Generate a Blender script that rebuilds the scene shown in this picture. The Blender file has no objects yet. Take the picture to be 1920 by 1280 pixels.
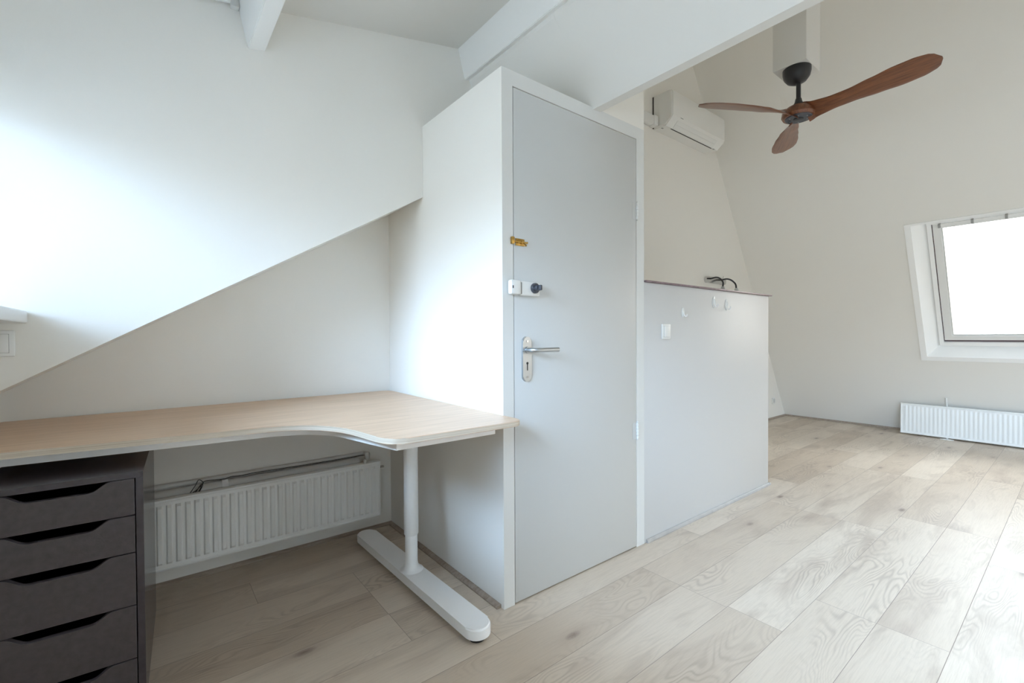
import bpy, bmesh, math, random
from mathutils import Vector, Matrix, Euler

# ------------------------------------------------------------------ camera
scene = bpy.context.scene
COL = scene.collection
YAW, PITCH, ROLL, FPX = math.radians(51.63), math.radians(0.754), math.radians(-0.295), 856.7
cam_data = bpy.data.cameras.new('camera')
cam_data.sensor_width = 36.0
cam_data.lens = FPX * 36.0 / 1920.0
cam_data.clip_start = 0.02
cam = bpy.data.objects.new('camera', cam_data)
COL.objects.link(cam)
fw = Vector((math.cos(YAW)*math.cos(PITCH), math.sin(YAW)*math.cos(PITCH), -math.sin(PITCH)))
rt = Vector((math.sin(YAW), -math.cos(YAW), 0.0))
up = rt.cross(fw)
r2 = math.cos(ROLL)*rt + math.sin(ROLL)*up
u2 = -math.sin(ROLL)*rt + math.cos(ROLL)*up
M = Matrix((r2, u2, -fw)).transposed().to_4x4()
M.translation = Vector((0, 0, 1.10))
cam.matrix_world = M
scene.camera = cam

# ------------------------------------------------------------------ sky, exposure, window daylight
scene.view_settings.view_transform = 'Standard'
scene.view_settings.look = 'None'
scene.view_settings.gamma = 1.0
scene.view_settings.use_curve_mapping = False
scene.view_settings.exposure = 0.7
scene.cycles.use_denoising = True
scene.cycles.max_bounces = 14
scene.cycles.diffuse_bounces = 9
scene.cycles.sample_clamp_indirect = 8.0

SKY = 34.0
world = bpy.data.worlds.new('overcast_sky')
scene.world = world
world.use_nodes = True
wn, wl = world.node_tree.nodes, world.node_tree.links
wn.clear()
wo = wn.new('ShaderNodeOutputWorld'); bg = wn.new('ShaderNodeBackground')
tc = wn.new('ShaderNodeTexCoord'); sep = wn.new('ShaderNodeSeparateXYZ'); cr = wn.new('ShaderNodeValToRGB')
wl.new(tc.outputs['Generated'], sep.inputs[0]); wl.new(sep.outputs['Z'], cr.inputs['Fac'])
# the sky is brighter and bluer on the left (west) side of the house
side = wn.new('ShaderNodeValToRGB'); mr = wn.new('ShaderNodeMapRange'); mul = wn.new('ShaderNodeMix')
mr.inputs['From Min'].default_value = -1.0; mr.inputs['From Max'].default_value = 1.0
wl.new(sep.outputs['X'], mr.inputs['Value']); wl.new(mr.outputs[0], side.inputs['Fac'])
side.color_ramp.elements[0].position = 0.13; side.color_ramp.elements[0].color = (0.36, 0.475, 0.62, 1)
side.color_ramp.elements[1].position = 0.36; side.color_ramp.elements[1].color = (0.285, 0.295, 0.305, 1)
_e = side.color_ramp.elements.new(0.62); _e.color = (0.29, 0.295, 0.295, 1)
_e = side.color_ramp.elements.new(0.85); _e.color = (0.36, 0.358, 0.352, 1)
mul.data_type = 'RGBA'; mul.blend_type = 'MULTIPLY'; mul.inputs[0].default_value = 1.0
wl.new(cr.outputs['Color'], mul.inputs[6]); wl.new(side.outputs['Color'], mul.inputs[7])
wl.new(mul.outputs[2], bg.inputs['Color']); wl.new(bg.outputs[0], wo.inputs[0])
bg.inputs['Strength'].default_value = SKY
e = cr.color_ramp.elements
e[0].position = 0.02; e[0].color = (0.185, 0.165, 0.14, 1)      # street and houses opposite
e[1].position = 0.30; e[1].color = (0.86, 0.94, 1.0, 1)
m_ = e.new(0.10); m_.color = (0.40, 0.375, 0.34, 1)

def portal(name, loc, direction, sx, sy):
    l = bpy.data.lights.new(name, 'AREA'); l.shape = 'RECTANGLE'; l.size = sx; l.size_y = sy
    l.cycles.is_portal = True
    o = bpy.data.objects.new(name, l); COL.objects.link(o)
    o.location = loc
    o.rotation_euler = Vector(direction).to_track_quat('-Z', 'Y').to_euler()
    return o
# sloping outer wall of the far room: foot at x = XF, leaning inward by TAN per metre
XF, TAN = 6.72, 0.60
VS = Vector((-TAN, 0, 1)).normalized()
NS = Vector((1, 0, TAN)).normalized()
def sl(y, z, t=0.0):
    """point on the sloping wall at height z (t = distance outward)"""
    return Vector((XF - TAN*z, y, z)) + NS*t
portal('window_light', (-0.62, 0.78, 1.54), (1, 0, 0), 2.66, 0.74)
portal('window_light', sl(0.53, 1.5, 0.22), tuple(-NS), 1.5, 1.5)
portal('window_light', sl(-1.7, 1.5, 0.22), tuple(-NS), 1.5, 1.5)  # portals from here on belong to the added openings out of view
portal('window_light', (4.7, -3.13, 1.5), (0, 1, 0), 1.6, 1.4)
portal('window_light', (-0.62, -1.75, 1.12), (1, 0, 0), 2.1, 2.1)
portal('window_light', (0.83, -0.98, 2.68), (0.2, 0, -1), 0.9, 1.15)

# ------------------------------------------------------------------ node helpers
def mat(name, col, rough=0.5, spec=0.5, metal=0.0, coat=0.0, bump=None, noise=None, alpha=None, trans=0.0):
    m = bpy.data.materials.new(name); m.use_nodes = True
    nt = m.node_tree; b = nt.nodes['Principled BSDF']
    b.inputs['Base Color'].default_value = (*col, 1)
    b.inputs['Roughness'].default_value = rough
    b.inputs['Specular IOR Level'].default_value = spec
    b.inputs['Metallic'].default_value = metal
    b.inputs['Coat Weight'].default_value = coat
    b.inputs['Coat Roughness'].default_value = 0.08
    b.inputs['Transmission Weight'].default_value = trans
    tcn = nt.nodes.new('ShaderNodeTexCoord')
    if noise:                                   # (scale, amount)
        n = nt.nodes.new('ShaderNodeTexNoise'); n.inputs['Scale'].default_value = noise[0]; n.inputs['Detail'].default_value = 6
        nt.links.new(tcn.outputs['Object'], n.inputs['Vector'])
        mx = nt.nodes.new('ShaderNodeMix'); mx.data_type = 'RGBA'
        mx.inputs[6].default_value = (*[c*(1-noise[1]) for c in col], 1)
        mx.inputs[7].default_value = (*[min(1, c*(1+noise[1])) for c in col], 1)
        nt.links.new(n.outputs['Fac'], mx.inputs[0]); nt.links.new(mx.outputs[2], b.inputs['Base Color'])
    if bump:                                    # (scale, strength)
        n2 = nt.nodes.new('ShaderNodeTexNoise'); n2.inputs['Scale'].default_value = bump[0]; n2.inputs['Detail'].default_value = 4
        nt.links.new(tcn.outputs['Object'], n2.inputs['Vector'])
        bp = nt.nodes.new('ShaderNodeBump'); bp.inputs['Strength'].default_value = bump[1]; bp.inputs['Distance'].default_value = 0.002
        nt.links.new(n2.outputs['Fac'], bp.inputs['Height']); nt.links.new(bp.outputs[0], b.inputs['Normal'])
    return m

def wood(name, dark, light, scale=(1, 14, 14), rough=0.45, spec=0.4, detail=8, dist=1.2, coat=0.0, contrast=(0.3, 0.7)):
    m = bpy.data.materials.new(name); m.use_nodes = True
    nt = m.node_tree; b = nt.nodes['Principled BSDF']; L = nt.links
    tcn = nt.nodes.new('ShaderNodeTexCoord'); mp = nt.nodes.new('ShaderNodeMapping'); mp.inputs['Scale'].default_value = scale
    L.new(tcn.outputs['Object'], mp.inputs[0])
    n = nt.nodes.new('ShaderNodeTexNoise'); n.inputs['Scale'].default_value = 3.0; n.inputs['Detail'].default_value = detail
    n.inputs['Distortion'].default_value = dist
    L.new(mp.outputs[0], n.inputs['Vector'])
    r = nt.nodes.new('ShaderNodeValToRGB'); r.color_ramp.elements[0].position = contrast[0]; r.color_ramp.elements[1].position = contrast[1]
    r.color_ramp.elements[0].color = (*dark, 1); r.color_ramp.elements[1].color = (*light, 1)
    L.new(n.outputs['Fac'], r.inputs[0]); L.new(r.outputs[0], b.inputs['Base Color'])
    b.inputs['Roughness'].default_value = rough; b.inputs['Specular IOR Level'].default_value = spec
    b.inputs['Coat Weight'].default_value = coat; b.inputs['Coat Roughness'].default_value = 0.2
    return m

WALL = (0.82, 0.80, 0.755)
M_ = {}
M_['wall'] = mat('off_white_wall_paint', WALL, 0.85, 0.2, bump=(60, 0.12))
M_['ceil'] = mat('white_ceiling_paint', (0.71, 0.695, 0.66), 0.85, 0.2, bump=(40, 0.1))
M_['trim'] = mat('white_gloss_paint', (0.80, 0.80, 0.785), 0.38, 0.4, bump=(25, 0.1))
M_['door'] = mat('pale_grey_door_paint', (0.57, 0.575, 0.565), 0.42, 0.4, bump=(30, 0.08))
M_['gloss'] = mat('glossy_white_panel', (0.58, 0.57, 0.555), 0.42, 0.35, bump=(5, 0.10))
M_['bare'] = wood('bare_reddish_wood', (0.22, 0.09, 0.04), (0.5, 0.25, 0.12), (30, 30, 3), 0.8)
M_['ledge'] = mat('raw_laminate_edge', (0.20, 0.135, 0.15), 0.35, 0.5, noise=(38, 0.85))
M_['skirt'] = wood('oak_skirting', (0.27, 0.21, 0.165), (0.40, 0.33, 0.27), (3, 20, 20), 0.55)
M_['skirtgrey'] = mat('grey_skirting', (0.40, 0.38, 0.36), 0.5, noise=(20, 0.2))
M_['lining'] = mat('bright_white_lining', (0.92, 0.92, 0.91), 0.4, 0.4)
M_['gap'] = mat('dark_gap', (0.02, 0.02, 0.02), 0.9)
M_['rad'] = mat('white_radiator_enamel', (0.85, 0.86, 0.845), 0.3, 0.5)
M_['pipe'] = mat('painted_pipe', (0.62, 0.62, 0.60), 0.35, 0.5)
M_['plastic'] = mat('white_plastic', (0.76, 0.76, 0.74), 0.32, 0.5)
M_['ac'] = mat('air_conditioner_plastic', (0.80, 0.795, 0.77), 0.4, 0.5)
M_['slot'] = mat('dark_slot', (0.03, 0.03, 0.03), 0.6)
M_['grey'] = mat('grey_print', (0.33, 0.33, 0.32), 0.6)
M_['brass'] = mat('brass', (0.50, 0.31, 0.085), 0.3, metal=1.0)
M_['alu'] = mat('satin_aluminium', (0.50, 0.52, 0.535), 0.36, metal=1.0)
M_['chrome'] = mat('chrome', (0.62, 0.62, 0.62), 0.18, metal=1.0)
M_['black'] = mat('black_metal', (0.018, 0.018, 0.02), 0.38, 0.5)
M_['blackp'] = mat('black_plastic', (0.05, 0.055, 0.07), 0.4, 0.5)
M_['rubber'] = mat('black_rubber', (0.02, 0.02, 0.02), 0.8)
M_['desk'] = wood('pale_oak_veneer', (0.56, 0.385, 0.255), (0.70, 0.50, 0.35), (1.2, 26, 10), 0.42, 0.45, dist=0.6)
M_['deskedge'] = wood('birch_ply_edge', (0.50, 0.41, 0.31), (0.72, 0.64, 0.54), (0.6, 0.6, 130), 0.45, dist=0.1, detail=3)
M_['steel'] = mat('white_powder_coated_steel', (0.90, 0.91, 0.91), 0.35, 0.5)
M_['cab'] = mat('black_brown_laminate', (0.072, 0.060, 0.064), 0.42, 0.5, noise=(55, 0.35), bump=(150, 0.15))
M_['cabedge'] = mat('black_brown_edge', (0.12, 0.105, 0.12), 0.35, 0.5)
M_['fan'] = wood('walnut_blade', (0.10, 0.030, 0.012), (0.235, 0.082, 0.030), (2, 30, 10), 0.32, 0.5, coat=0.25)
M_['clear'] = mat('pale_mark_translucent', (0.93, 0.94, 0.94), 0.2, 0.6, trans=0.35)
M_['cable'] = mat('black_cable', (0.012, 0.012, 0.012), 0.5)
M_['gasket'] = mat('dark_gasket', (0.10, 0.06, 0.07), 0.6)
M_['glass'] = mat('window_glass', (1, 1, 1), 0.0, trans=1.0)
gn = M_['glass'].node_tree
gn.nodes.clear()
_o = gn.nodes.new('ShaderNodeOutputMaterial'); _t = gn.nodes.new('ShaderNodeBsdfTransparent'); _g = gn.nodes.new('ShaderNodeBsdfGlossy')
_m = gn.nodes.new('ShaderNodeMixShader'); _f = gn.nodes.new('ShaderNodeFresnel'); _f.inputs[0].default_value = 1.45
_g.inputs['Roughness'].default_value = 0.02
gn.links.new(_f.outputs[0], _m.inputs[0]); gn.links.new(_t.outputs[0], _m.inputs[1]); gn.links.new(_g.outputs[0], _m.inputs[2]); gn.links.new(_m.outputs[0], _o.inputs[0])

# floor: laminate planks running along x, one row every 203.3 mm, plank length 1.37 m
def floor_material():
    m = bpy.data.materials.new('pale_oak_laminate'); m.use_nodes = True
    nt = m.node_tree; N = nt.nodes; L = nt.links; b = N['Principled BSDF']
    def math_(op, a, b_=None, c=None):
        n = N.new('ShaderNodeMath'); n.operation = op
        for i, v in enumerate((a, b_, c)):
            if v is None: continue
            if isinstance(v, (int, float)): n.inputs[i].default_value = v
            else: L.new(v, n.inputs[i])
        return n.outputs[0]
    tcn = N.new('ShaderNodeTexCoord'); s = N.new('ShaderNodeSeparateXYZ'); L.new(tcn.outputs['Object'], s.inputs[0])
    X, Y = s.outputs['X'], s.outputs['Y']
    ry = math_('DIVIDE', math_('SUBTRACT', Y, 0.29), 0.2033)
    row = math_('FLOOR', ry)
    fy = math_('FRACT', ry)
    ramp = N.new('ShaderNodeValToRGB'); ramp.color_ramp.interpolation = 'CONSTANT'
    seams = {-1: 2.50, 0: 2.149, 1: 3.19, 2: 1.838, 3: 3.18, 4: 2.35, 5: 0.728, 6: 1.22, 7: 0.726, 8: 0.335, 9: 1.0, -2: 1.75, -3: 3.1, -4: 1.2}
    el = ramp.color_ramp.elements
    rows = sorted(seams)
    n = len(rows)
    el[0].position = 0.0; el[1].position = 0.999
    for i, k in enumerate(rows):
        v = (seams[k] % 1.37)/1.37
        if i == 0: q = el[0]
        else: q = el.new((k + 4)/14.0 - 0.001)
        q.color = (v, v, v, 1)
    L.new(math_('DIVIDE', math_('ADD', row, 4.0), 14.0), ramp.inputs[0])
    off = math_('MULTIPLY', ramp.outputs[0], 1.37)
    cx = math_('DIVIDE', math_('SUBTRACT', X, off), 1.37)
    colm = math_('FLOOR', cx); fx = math_('FRACT', cx)
    dy = math_('MULTIPLY', math_('MINIMUM', fy, math_('SUBTRACT', 1.0, fy)), 0.2033)
    dx = math_('MULTIPLY', math_('MINIMUM', fx, math_('SUBTRACT', 1.0, fx)), 1.37)
    d = math_('MINIMUM', dx, dy)
    seam = N.new('ShaderNodeMapRange'); seam.inputs['From Min'].default_value = 0.0003; seam.inputs['From Max'].default_value = 0.0013
    seam.inputs['To Min'].default_value = 0.0; seam.inputs['To Max'].default_value = 1.0
    L.new(d, seam.inputs['Value'])
    cmb = N.new('ShaderNodeCombineXYZ'); L.new(row, cmb.inputs[0]); L.new(colm, cmb.inputs[1])
    wnz = N.new('ShaderNodeTexWhiteNoise'); L.new(cmb.outputs[0], wnz.inputs['Vector'])
    rnd = wnz.outputs['Value']
    # plank-local coordinates, shifted per plank
    shift = math_('MULTIPLY', rnd, 37.0)
    pc = N.new('ShaderNodeCombineXYZ')
    L.new(math_('ADD', X, shift), pc.inputs[0]); L.new(math_('ADD', Y, math_('MULTIPLY', shift, 0.37)), pc.inputs[1]); L.new(shift, pc.inputs[2])
    def noise(scale, detail=5, dist=0.0, rough=0.55, sx=1.0, sy=1.0):
        mp = N.new('ShaderNodeMapping'); mp.inputs['Scale'].default_value = (sx, sy, 1); L.new(pc.outputs[0], mp.inputs[0])
        t = N.new('ShaderNodeTexNoise'); t.inputs['Scale'].default_value = scale; t.inputs['Detail'].default_value = detail
        t.inputs['Distortion'].default_value = dist; t.inputs['Roughness'].default_value = rough
        L.new(mp.outputs[0], t.inputs['Vector']); return t.outputs['Fac']
    # cathedral growth rings: contour bands of a smooth stretched noise
    field = noise(1.0, 2, 0.25, 0.4, 1.5, 6.5)
    rings = math_('SINE', math_('MULTIPLY', field, 190.0))
    rings = math_('MULTIPLY', math_('ADD', rings, 1.0), 0.5)
    rings = math_('POWER', rings, 2.2)
    ringmask = N.new('ShaderNodeMapRange'); ringmask.inputs['From Min'].default_value = 0.46; ringmask.inputs['From Max'].default_value = 0.66
    L.new(noise(1.0, 3, 0.2, 0.5, 1.3, 4.0), ringmask.inputs['Value'])
    rings = math_('MULTIPLY', rings, ringmask.outputs[0])
    fine = noise(1.0, 7, 0.15, 0.7, 9.0, 210.0)
    cloud = noise(1.0, 5, 0.9, 0.6, 1.5, 6.0)
    cl = N.new('ShaderNodeMapRange'); cl.inputs['From Min'].default_value = 0.50; cl.inputs['From Max'].default_value = 0.76; L.new(cloud, cl.inputs['Value'])
    # knots: small dark spots
    mpk = N.new('ShaderNodeMapping'); mpk.inputs['Scale'].default_value = (1.7, 4.2, 1); L.new(pc.outputs[0], mpk.inputs[0])
    vor = N.new('ShaderNodeTexVoronoi'); vor.inputs['Scale'].default_value = 1.25; L.new(mpk.outputs[0], vor.inputs['Vector'])
    kn = N.new('ShaderNodeMapRange'); kn.inputs['From Min'].default_value = 0.10; kn.inputs['From Max'].default_value = 0.02; L.new(vor.outputs['Distance'], kn.inputs['Value'])
    knf = math_('MULTIPLY', kn.outputs[0], noise(1.0, 4, 1.5, 0.7, 40, 60))
    knh = N.new('ShaderNodeMapRange'); knh.inputs['From Min'].default_value = 0.34; knh.inputs['From Max'].default_value = 0.0; L.new(vor.outputs['Distance'], knh.inputs['Value'])
    def mix(fac, a, c):
        x = N.new('ShaderNodeMix'); x.data_type = 'RGBA'
        if isinstance(fac, (int, float)): x.inputs[0].default_value = fac
        else: L.new(fac, x.inputs[0])
        for i, v in ((6, a), (7, c)):
            if isinstance(v, tuple): x.inputs[i].default_value = (*v, 1)
            else: L.new(v, x.inputs[i])
        return x.outputs[2]
    base = mix(rnd, (0.55, 0.455, 0.36), (0.68, 0.59, 0.49))
    base = mix(math_('MULTIPLY', cl.outputs[0], 0.62), base, (0.33, 0.255, 0.20))
    base = mix(math_('MULTIPLY', rings, 0.40), base, (0.27, 0.21, 0.165))
    base = mix(math_('MULTIPLY', math_('MULTIPLY', knh.outputs[0], knh.outputs[0]), 0.5), base, (0.30, 0.21, 0.17))
    fr = N.new('ShaderNodeMapRange'); fr.inputs['From Min'].default_value = 0.45; fr.inputs['From Max'].default_value = 0.75; L.new(fine, fr.inputs['Value'])
    base = mix(math_('MULTIPLY', fr.outputs[0], 0.28), base, (0.33, 0.27, 0.215))
    base = mix(math_('MULTIPLY', knf, 1.2), base, (0.10, 0.065, 0.05))
    base = mix(seam.outputs[0], (0.27, 0.215, 0.18), base)
    L.new(base, b.inputs['Base Color'])
    rr = N.new('ShaderNodeMapRange'); rr.inputs['To Min'].default_value = 0.38; rr.inputs['To Max'].default_value = 0.52; L.new(fine, rr.inputs['Value'])
    L.new(rr.outputs[0], b.inputs['Roughness'])
    b.inputs['Specular IOR Level'].default_value = 0.3
    bp = N.new('ShaderNodeBump'); bp.inputs['Strength'].default_value = 0.35; bp.inputs['Distance'].default_value = 0.001
    hgt = math_('SUBTRACT', math_('MULTIPLY', seam.outputs[0], 1.5), math_('MULTIPLY', rings, 0.35))
    L.new(hgt, bp.inputs['Height']); L.new(bp.outputs[0], b.inputs['Normal'])
    return m
M_['floor'] = floor_material()

# ------------------------------------------------------------------ mesh helpers
def link(name, bm, m, parent=None, smooth=False, loc=None, rot=None):
    me = bpy.data.meshes.new(name)
    bmesh.ops.recalc_face_normals(bm, faces=bm.faces[:])
    bm.to_mesh(me); bm.free()
    for mm in (m if isinstance(m, (list, tuple)) else [m]): me.materials.append(mm)
    if smooth:
        for p in me.polygons: p.use_smooth = True
        try: me.set_sharp_from_angle(angle=math.radians(38))
        except Exception: pass
    o = bpy.data.objects.new(name, me); COL.objects.link(o)
    if parent is not None: o.parent = parent
    if loc is not None: o.location = loc
    if rot is not None: o.rotation_euler = rot
    return o

def bxo(bm, x0, x1, y0, y1, z0, z1, bevel=0.0, seg=2, mi=0):
    vs = [bm.verts.new((x, y, z)) for x in (x0, x1) for y in (y0, y1) for z in (z0, z1)]
    idx = [(0, 1, 3, 2), (4, 6, 7, 5), (0, 4, 5, 1), (2, 3, 7, 6), (0, 2, 6, 4), (1, 5, 7, 3)]
    fs = [bm.faces.new([vs[i] for i in f]) for f in idx]
    for f in fs: f.material_index = mi
    if bevel > 0:
        es = {e for f in fs for e in f.edges}
        bmesh.ops.bevel(bm, geom=list(es), offset=bevel, segments=seg, profile=0.5, affect='EDGES')

def box(name, x0, x1, y0, y1, z0, z1, m, parent=None, bevel=0.0, **k):
    bm = bmesh.new(); bxo(bm, x0, x1, y0, y1, z0, z1, bevel)
    return link(name, bm, m, parent, smooth=bevel > 0, **k)

def prismo(bm, pts, ext, mi=0):
    """closed prism: pts = list of Vectors (planar loop), ext = extrusion vector"""
    a = [bm.verts.new(p) for p in pts]; b = [bm.verts.new(Vector(p) + Vector(ext)) for p in pts]
    n = len(a); fs = [bm.faces.new(a), bm.faces.new(b[::-1])]
    for i in range(n): fs.append(bm.faces.new((a[i], b[i], b[(i+1) % n], a[(i+1) % n])))
    for f in fs: f.material_index = mi
    return fs

def tubeo(bm, pts, r, n=12, cap=True, mi=0, squash=None):
    """swept tube along a polyline; r a number or list"""
    pts = [Vector(p) for p in pts]; rr = r if isinstance(r, (list, tuple)) else [r]*len(pts)
    t0 = (pts[1]-pts[0]).normalized()
    ref = Vector((0, 0, 1)) if abs(t0.z) < 0.9 else Vector((1, 0, 0))
    u = t0.cross(ref).normalized(); rings = []
    for i, p in enumerate(pts):
        if i == 0: t = t0
        elif i == len(pts)-1: t = (pts[i]-pts[i-1]).normalized()
        else: t = ((pts[i+1]-pts[i]).normalized() + (pts[i]-pts[i-1]).normalized()).normalized()
        u = (u - t*u.dot(t)).normalized(); v = t.cross(u)
        rings.append([bm.verts.new(p + (u*math.cos(2*math.pi*k/n) + v*math.sin(2*math.pi*k/n))*rr[i]) for k in range(n)])
    for a, b in zip(rings[:-1], rings[1:]):
        for k in range(n):
            f = bm.faces.new((a[k], a[(k+1) % n], b[(k+1) % n], b[k])); f.material_index = mi
    if cap:
        for rg in (rings[0][::-1], rings[-1]):
            f = bm.faces.new(rg); f.material_index = mi

def tube(name, pts, r, m, parent=None, n=12, **k):
    bm = bmesh.new(); tubeo(bm, pts, r, n); return link(name, bm, m, parent, smooth=True, **k)

def spline(pts, sub=6):
    pts = [Vector(p) for p in pts]; out = []
    P = [pts[0]*2-pts[1]] + pts + [pts[-1]*2-pts[-2]]
    for i in range(1, len(P)-2):
        for s in range(sub):
            t = s/sub; a, b, c, d = P[i-1], P[i], P[i+1], P[i+2]
            out.append(0.5*((2*b)+(c-a)*t+(2*a-5*b+4*c-d)*t*t+(3*b-a-3*c+d)*t*t*t))
    out.append(pts[-1]); return out

def latheo(bm, prof, c, axis='Z', n=40, sx=1.0, sy=1.0):
    rings = []
    for r, h in prof:
        ring = []
        for k in range(n):
            a = 2*math.pi*k/n; x, y = r*math.cos(a)*sx, r*math.sin(a)*sy
            p = {'Z': (x, y, h), 'Y': (x, h, y), 'X': (h, x, y)}[axis]
            ring.append(bm.verts.new(Vector(c)+Vector(p)))
        rings.append(ring)
    for a, b in zip(rings[:-1], rings[1:]):
        for k in range(n): bm.faces.new((a[k], a[(k+1) % n], b[(k+1) % n], b[k]))
    bm.faces.new(rings[0][::-1]); bm.faces.new(rings[-1])

def lathe(name, prof, c, m, parent=None, axis='Z', n=40, sx=1.0, sy=1.0):
    bm = bmesh.new(); latheo(bm, prof, c, axis, n, sx, sy); return link(name, bm, m, parent, smooth=True)

def struct(o, label=None):
    o['kind'] = 'structure'
    if label: o['label'] = label
    return o

def thing(name, label, cat, loc=(0, 0, 0), rz=0.0, group=None):
    o = bpy.data.objects.new(name, None); COL.objects.link(o); o.empty_display_size = 0.05
    o.location = loc; o.rotation_euler = (0, 0, rz); o['label'] = label; o['category'] = cat
    if group: o['group'] = group
    return o

def tag(o, label, cat, group=None):
    o['label'] = label; o['category'] = cat
    if group: o['group'] = group
    return o

def rounded(pts, radii, seg=8):
    """round the corners of a 2-D polygon"""
    out = []; n = len(pts)
    for i in range(n):
        p = Vector(pts[i]); a = Vector(pts[i-1]); b = Vector(pts[(i+1) % n]); r = radii[i]
        if r <= 0: out.append(p); continue
        u = (a-p).normalized(); v = (b-p).normalized(); ang = u.angle(v)
        d = min(r/math.tan(ang/2), (a-p).length*0.49, (b-p).length*0.49)
        s, e_ = p+u*d, p+v*d
        for k in range(seg+1):
            t = k/seg; out.append((1-t)**2*s + 2*t*(1-t)*p + t*t*e_)
    return out

# ------------------------------------------------------------------ the room
YG = 2.545            # gable wall
YC = 1.448            # closet front
XC = 1.10             # closet side
XL = -0.50            # window wall on the left
YB = -3.0             # wall behind the camera
ZT = 4.25
def roof(x): return 2.367 + 0.2085*x

struct(box('floor', -0.7, 7.0, YB-0.1, YG+0.1, -0.08, 0.0, M_['floor']))
struct(box('wall_gable', -0.7, 7.2, YG, YG+0.12, 0.0, ZT+0.1, M_['wall']))

# upper wall above the desk niche with its slanting lower edge
bm = bmesh.new(); Yu = 2.116
def edge_z(x): return 0.934 + (x+0.371)*0.5935
prismo(bm, [Vector((XL-0.2, Yu, edge_z(XL-0.2))), Vector((XC-0.001, Yu, edge_z(XC))), Vector((XC-0.001, Yu, 2.16)), Vector((XC, Yu, 2.166)),
            Vector((1.70, Yu, 2.166)), Vector((1.70, Yu, 2.9)), Vector((XL-0.2, Yu, 2.9))], (0, YG-Yu-0.001, 0))
struct(link('wall_niche', bm, M_['wall']))

# left wall with the strip window
bm = bmesh.new()
wy0, wy1, wz0, wz1 = -0.55, 2.112, 1.185, 1.90
bxo(bm, XL-0.10, XL, -0.7, YG, 0.0, wz0-0.04)
bxo(bm, XL-0.10, XL, -0.7, YG, wz1, 2.9)
bxo(bm, XL-0.10, XL, -0.7, wy0, wz0-0.04, wz1)
bxo(bm, XL-0.10, XL, YB-0.1, -2.8, 0.0, 2.9); bxo(bm, XL-0.10, XL, -2.8, -0.7, 2.17, 2.9); bxo(bm, XL-0.10, XL, -2.8, -0.7, 0.0, 0.06)
bxo(bm, XL-0.10, XL, wy1, YG, wz0-0.04, wz1)
struct(link('wall_left', bm, M_['wall']))
# its window: sill board, frame, sash, pane
w1 = bpy.data.objects.new('window_1', None); COL.objects.link(w1); struct(w1, 'low strip window over the desk with white sill board')
box('window_sill', XL-0.035, -0.307, wy0, Yu-0.003, 1.147, 1.187, M_['trim'], w1, bevel=0.006)
bm = bmesh.new()
for a in ((wy0, wy1, wz0, wz0+0.03), (wy0, wy1, wz1-0.03, wz1), (wy0, wy0+0.04, wz0+0.03, wz1-0.03), (wy1-0.03, wy1, wz0+0.03, wz1-0.03), (0.76, 0.81, wz0+0.03, wz1-0.03)):
    bxo(bm, XL-0.09, XL-0.04, a[0], a[1], a[2], a[3])
link('window_frame', bm, M_['trim'], w1)
box('pane', XL-0.067, XL-0.063, wy0+0.04, wy1-0.03, wz0+0.03, wz1-0.03, M_['glass'], w1)

# unseen glazed balcony door, added behind the camera to light the low left
w5 = bpy.data.objects.new('added_window_5', None); COL.objects.link(w5); struct(w5)
bm = bmesh.new()
for a in ((-2.8, -0.7, 0.06, 0.14), (-2.8, -0.7, 2.09, 2.17), (-2.8, -2.72, 0.14, 2.09), (-0.78, -0.7, 0.14, 2.09), (-1.80, -1.70, 0.14, 2.09)):
    bxo(bm, XL-0.09, XL-0.03, *a)
link('window_frame', bm, M_['trim'], w5)
box('pane', XL-0.062, XL-0.058, -2.72, -0.78, 0.14, 2.09, M_['glass'], w5)

# back wall with an unseen window added to light the far room
bm = bmesh.new(); BX0, BX1, BZ0, BZ1 = 3.9, 5.5, 0.8, 2.2
bxo(bm, -0.7, BX0, YB-0.12, YB, 0, ZT+0.1); bxo(bm, BX1, 7.2, YB-0.12, YB, 0, ZT+0.1); bxo(bm, BX0, BX1, YB-0.12, YB, BZ1, ZT+0.1); bxo(bm, BX0, BX1, YB-0.12, YB, 0, BZ0)
struct(link('wall_back', bm, M_['wall']))
w3 = bpy.data.objects.new('added_window_3', None); COL.objects.link(w3); struct(w3)
bm = bmesh.new()
for a in ((BX0, BX1, BZ0, BZ0+0.06), (BX0, BX1, BZ1-0.06, BZ1), (BX0, BX0+0.06, BZ0+0.06, BZ1-0.06), (BX1-0.06, BX1, BZ0+0.06, BZ1-0.06), (4.67, 4.73, BZ0+0.06, BZ1-0.06)):
    bxo(bm, a[0], a[1], YB-0.09, YB-0.03, a[2], a[3])
link('window_frame', bm, M_['trim'], w3)
box('pane', BX0+0.06, BX1-0.06, YB-0.062, YB-0.058, BZ0+0.06, BZ1-0.06, M_['glass'], w3)

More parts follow.
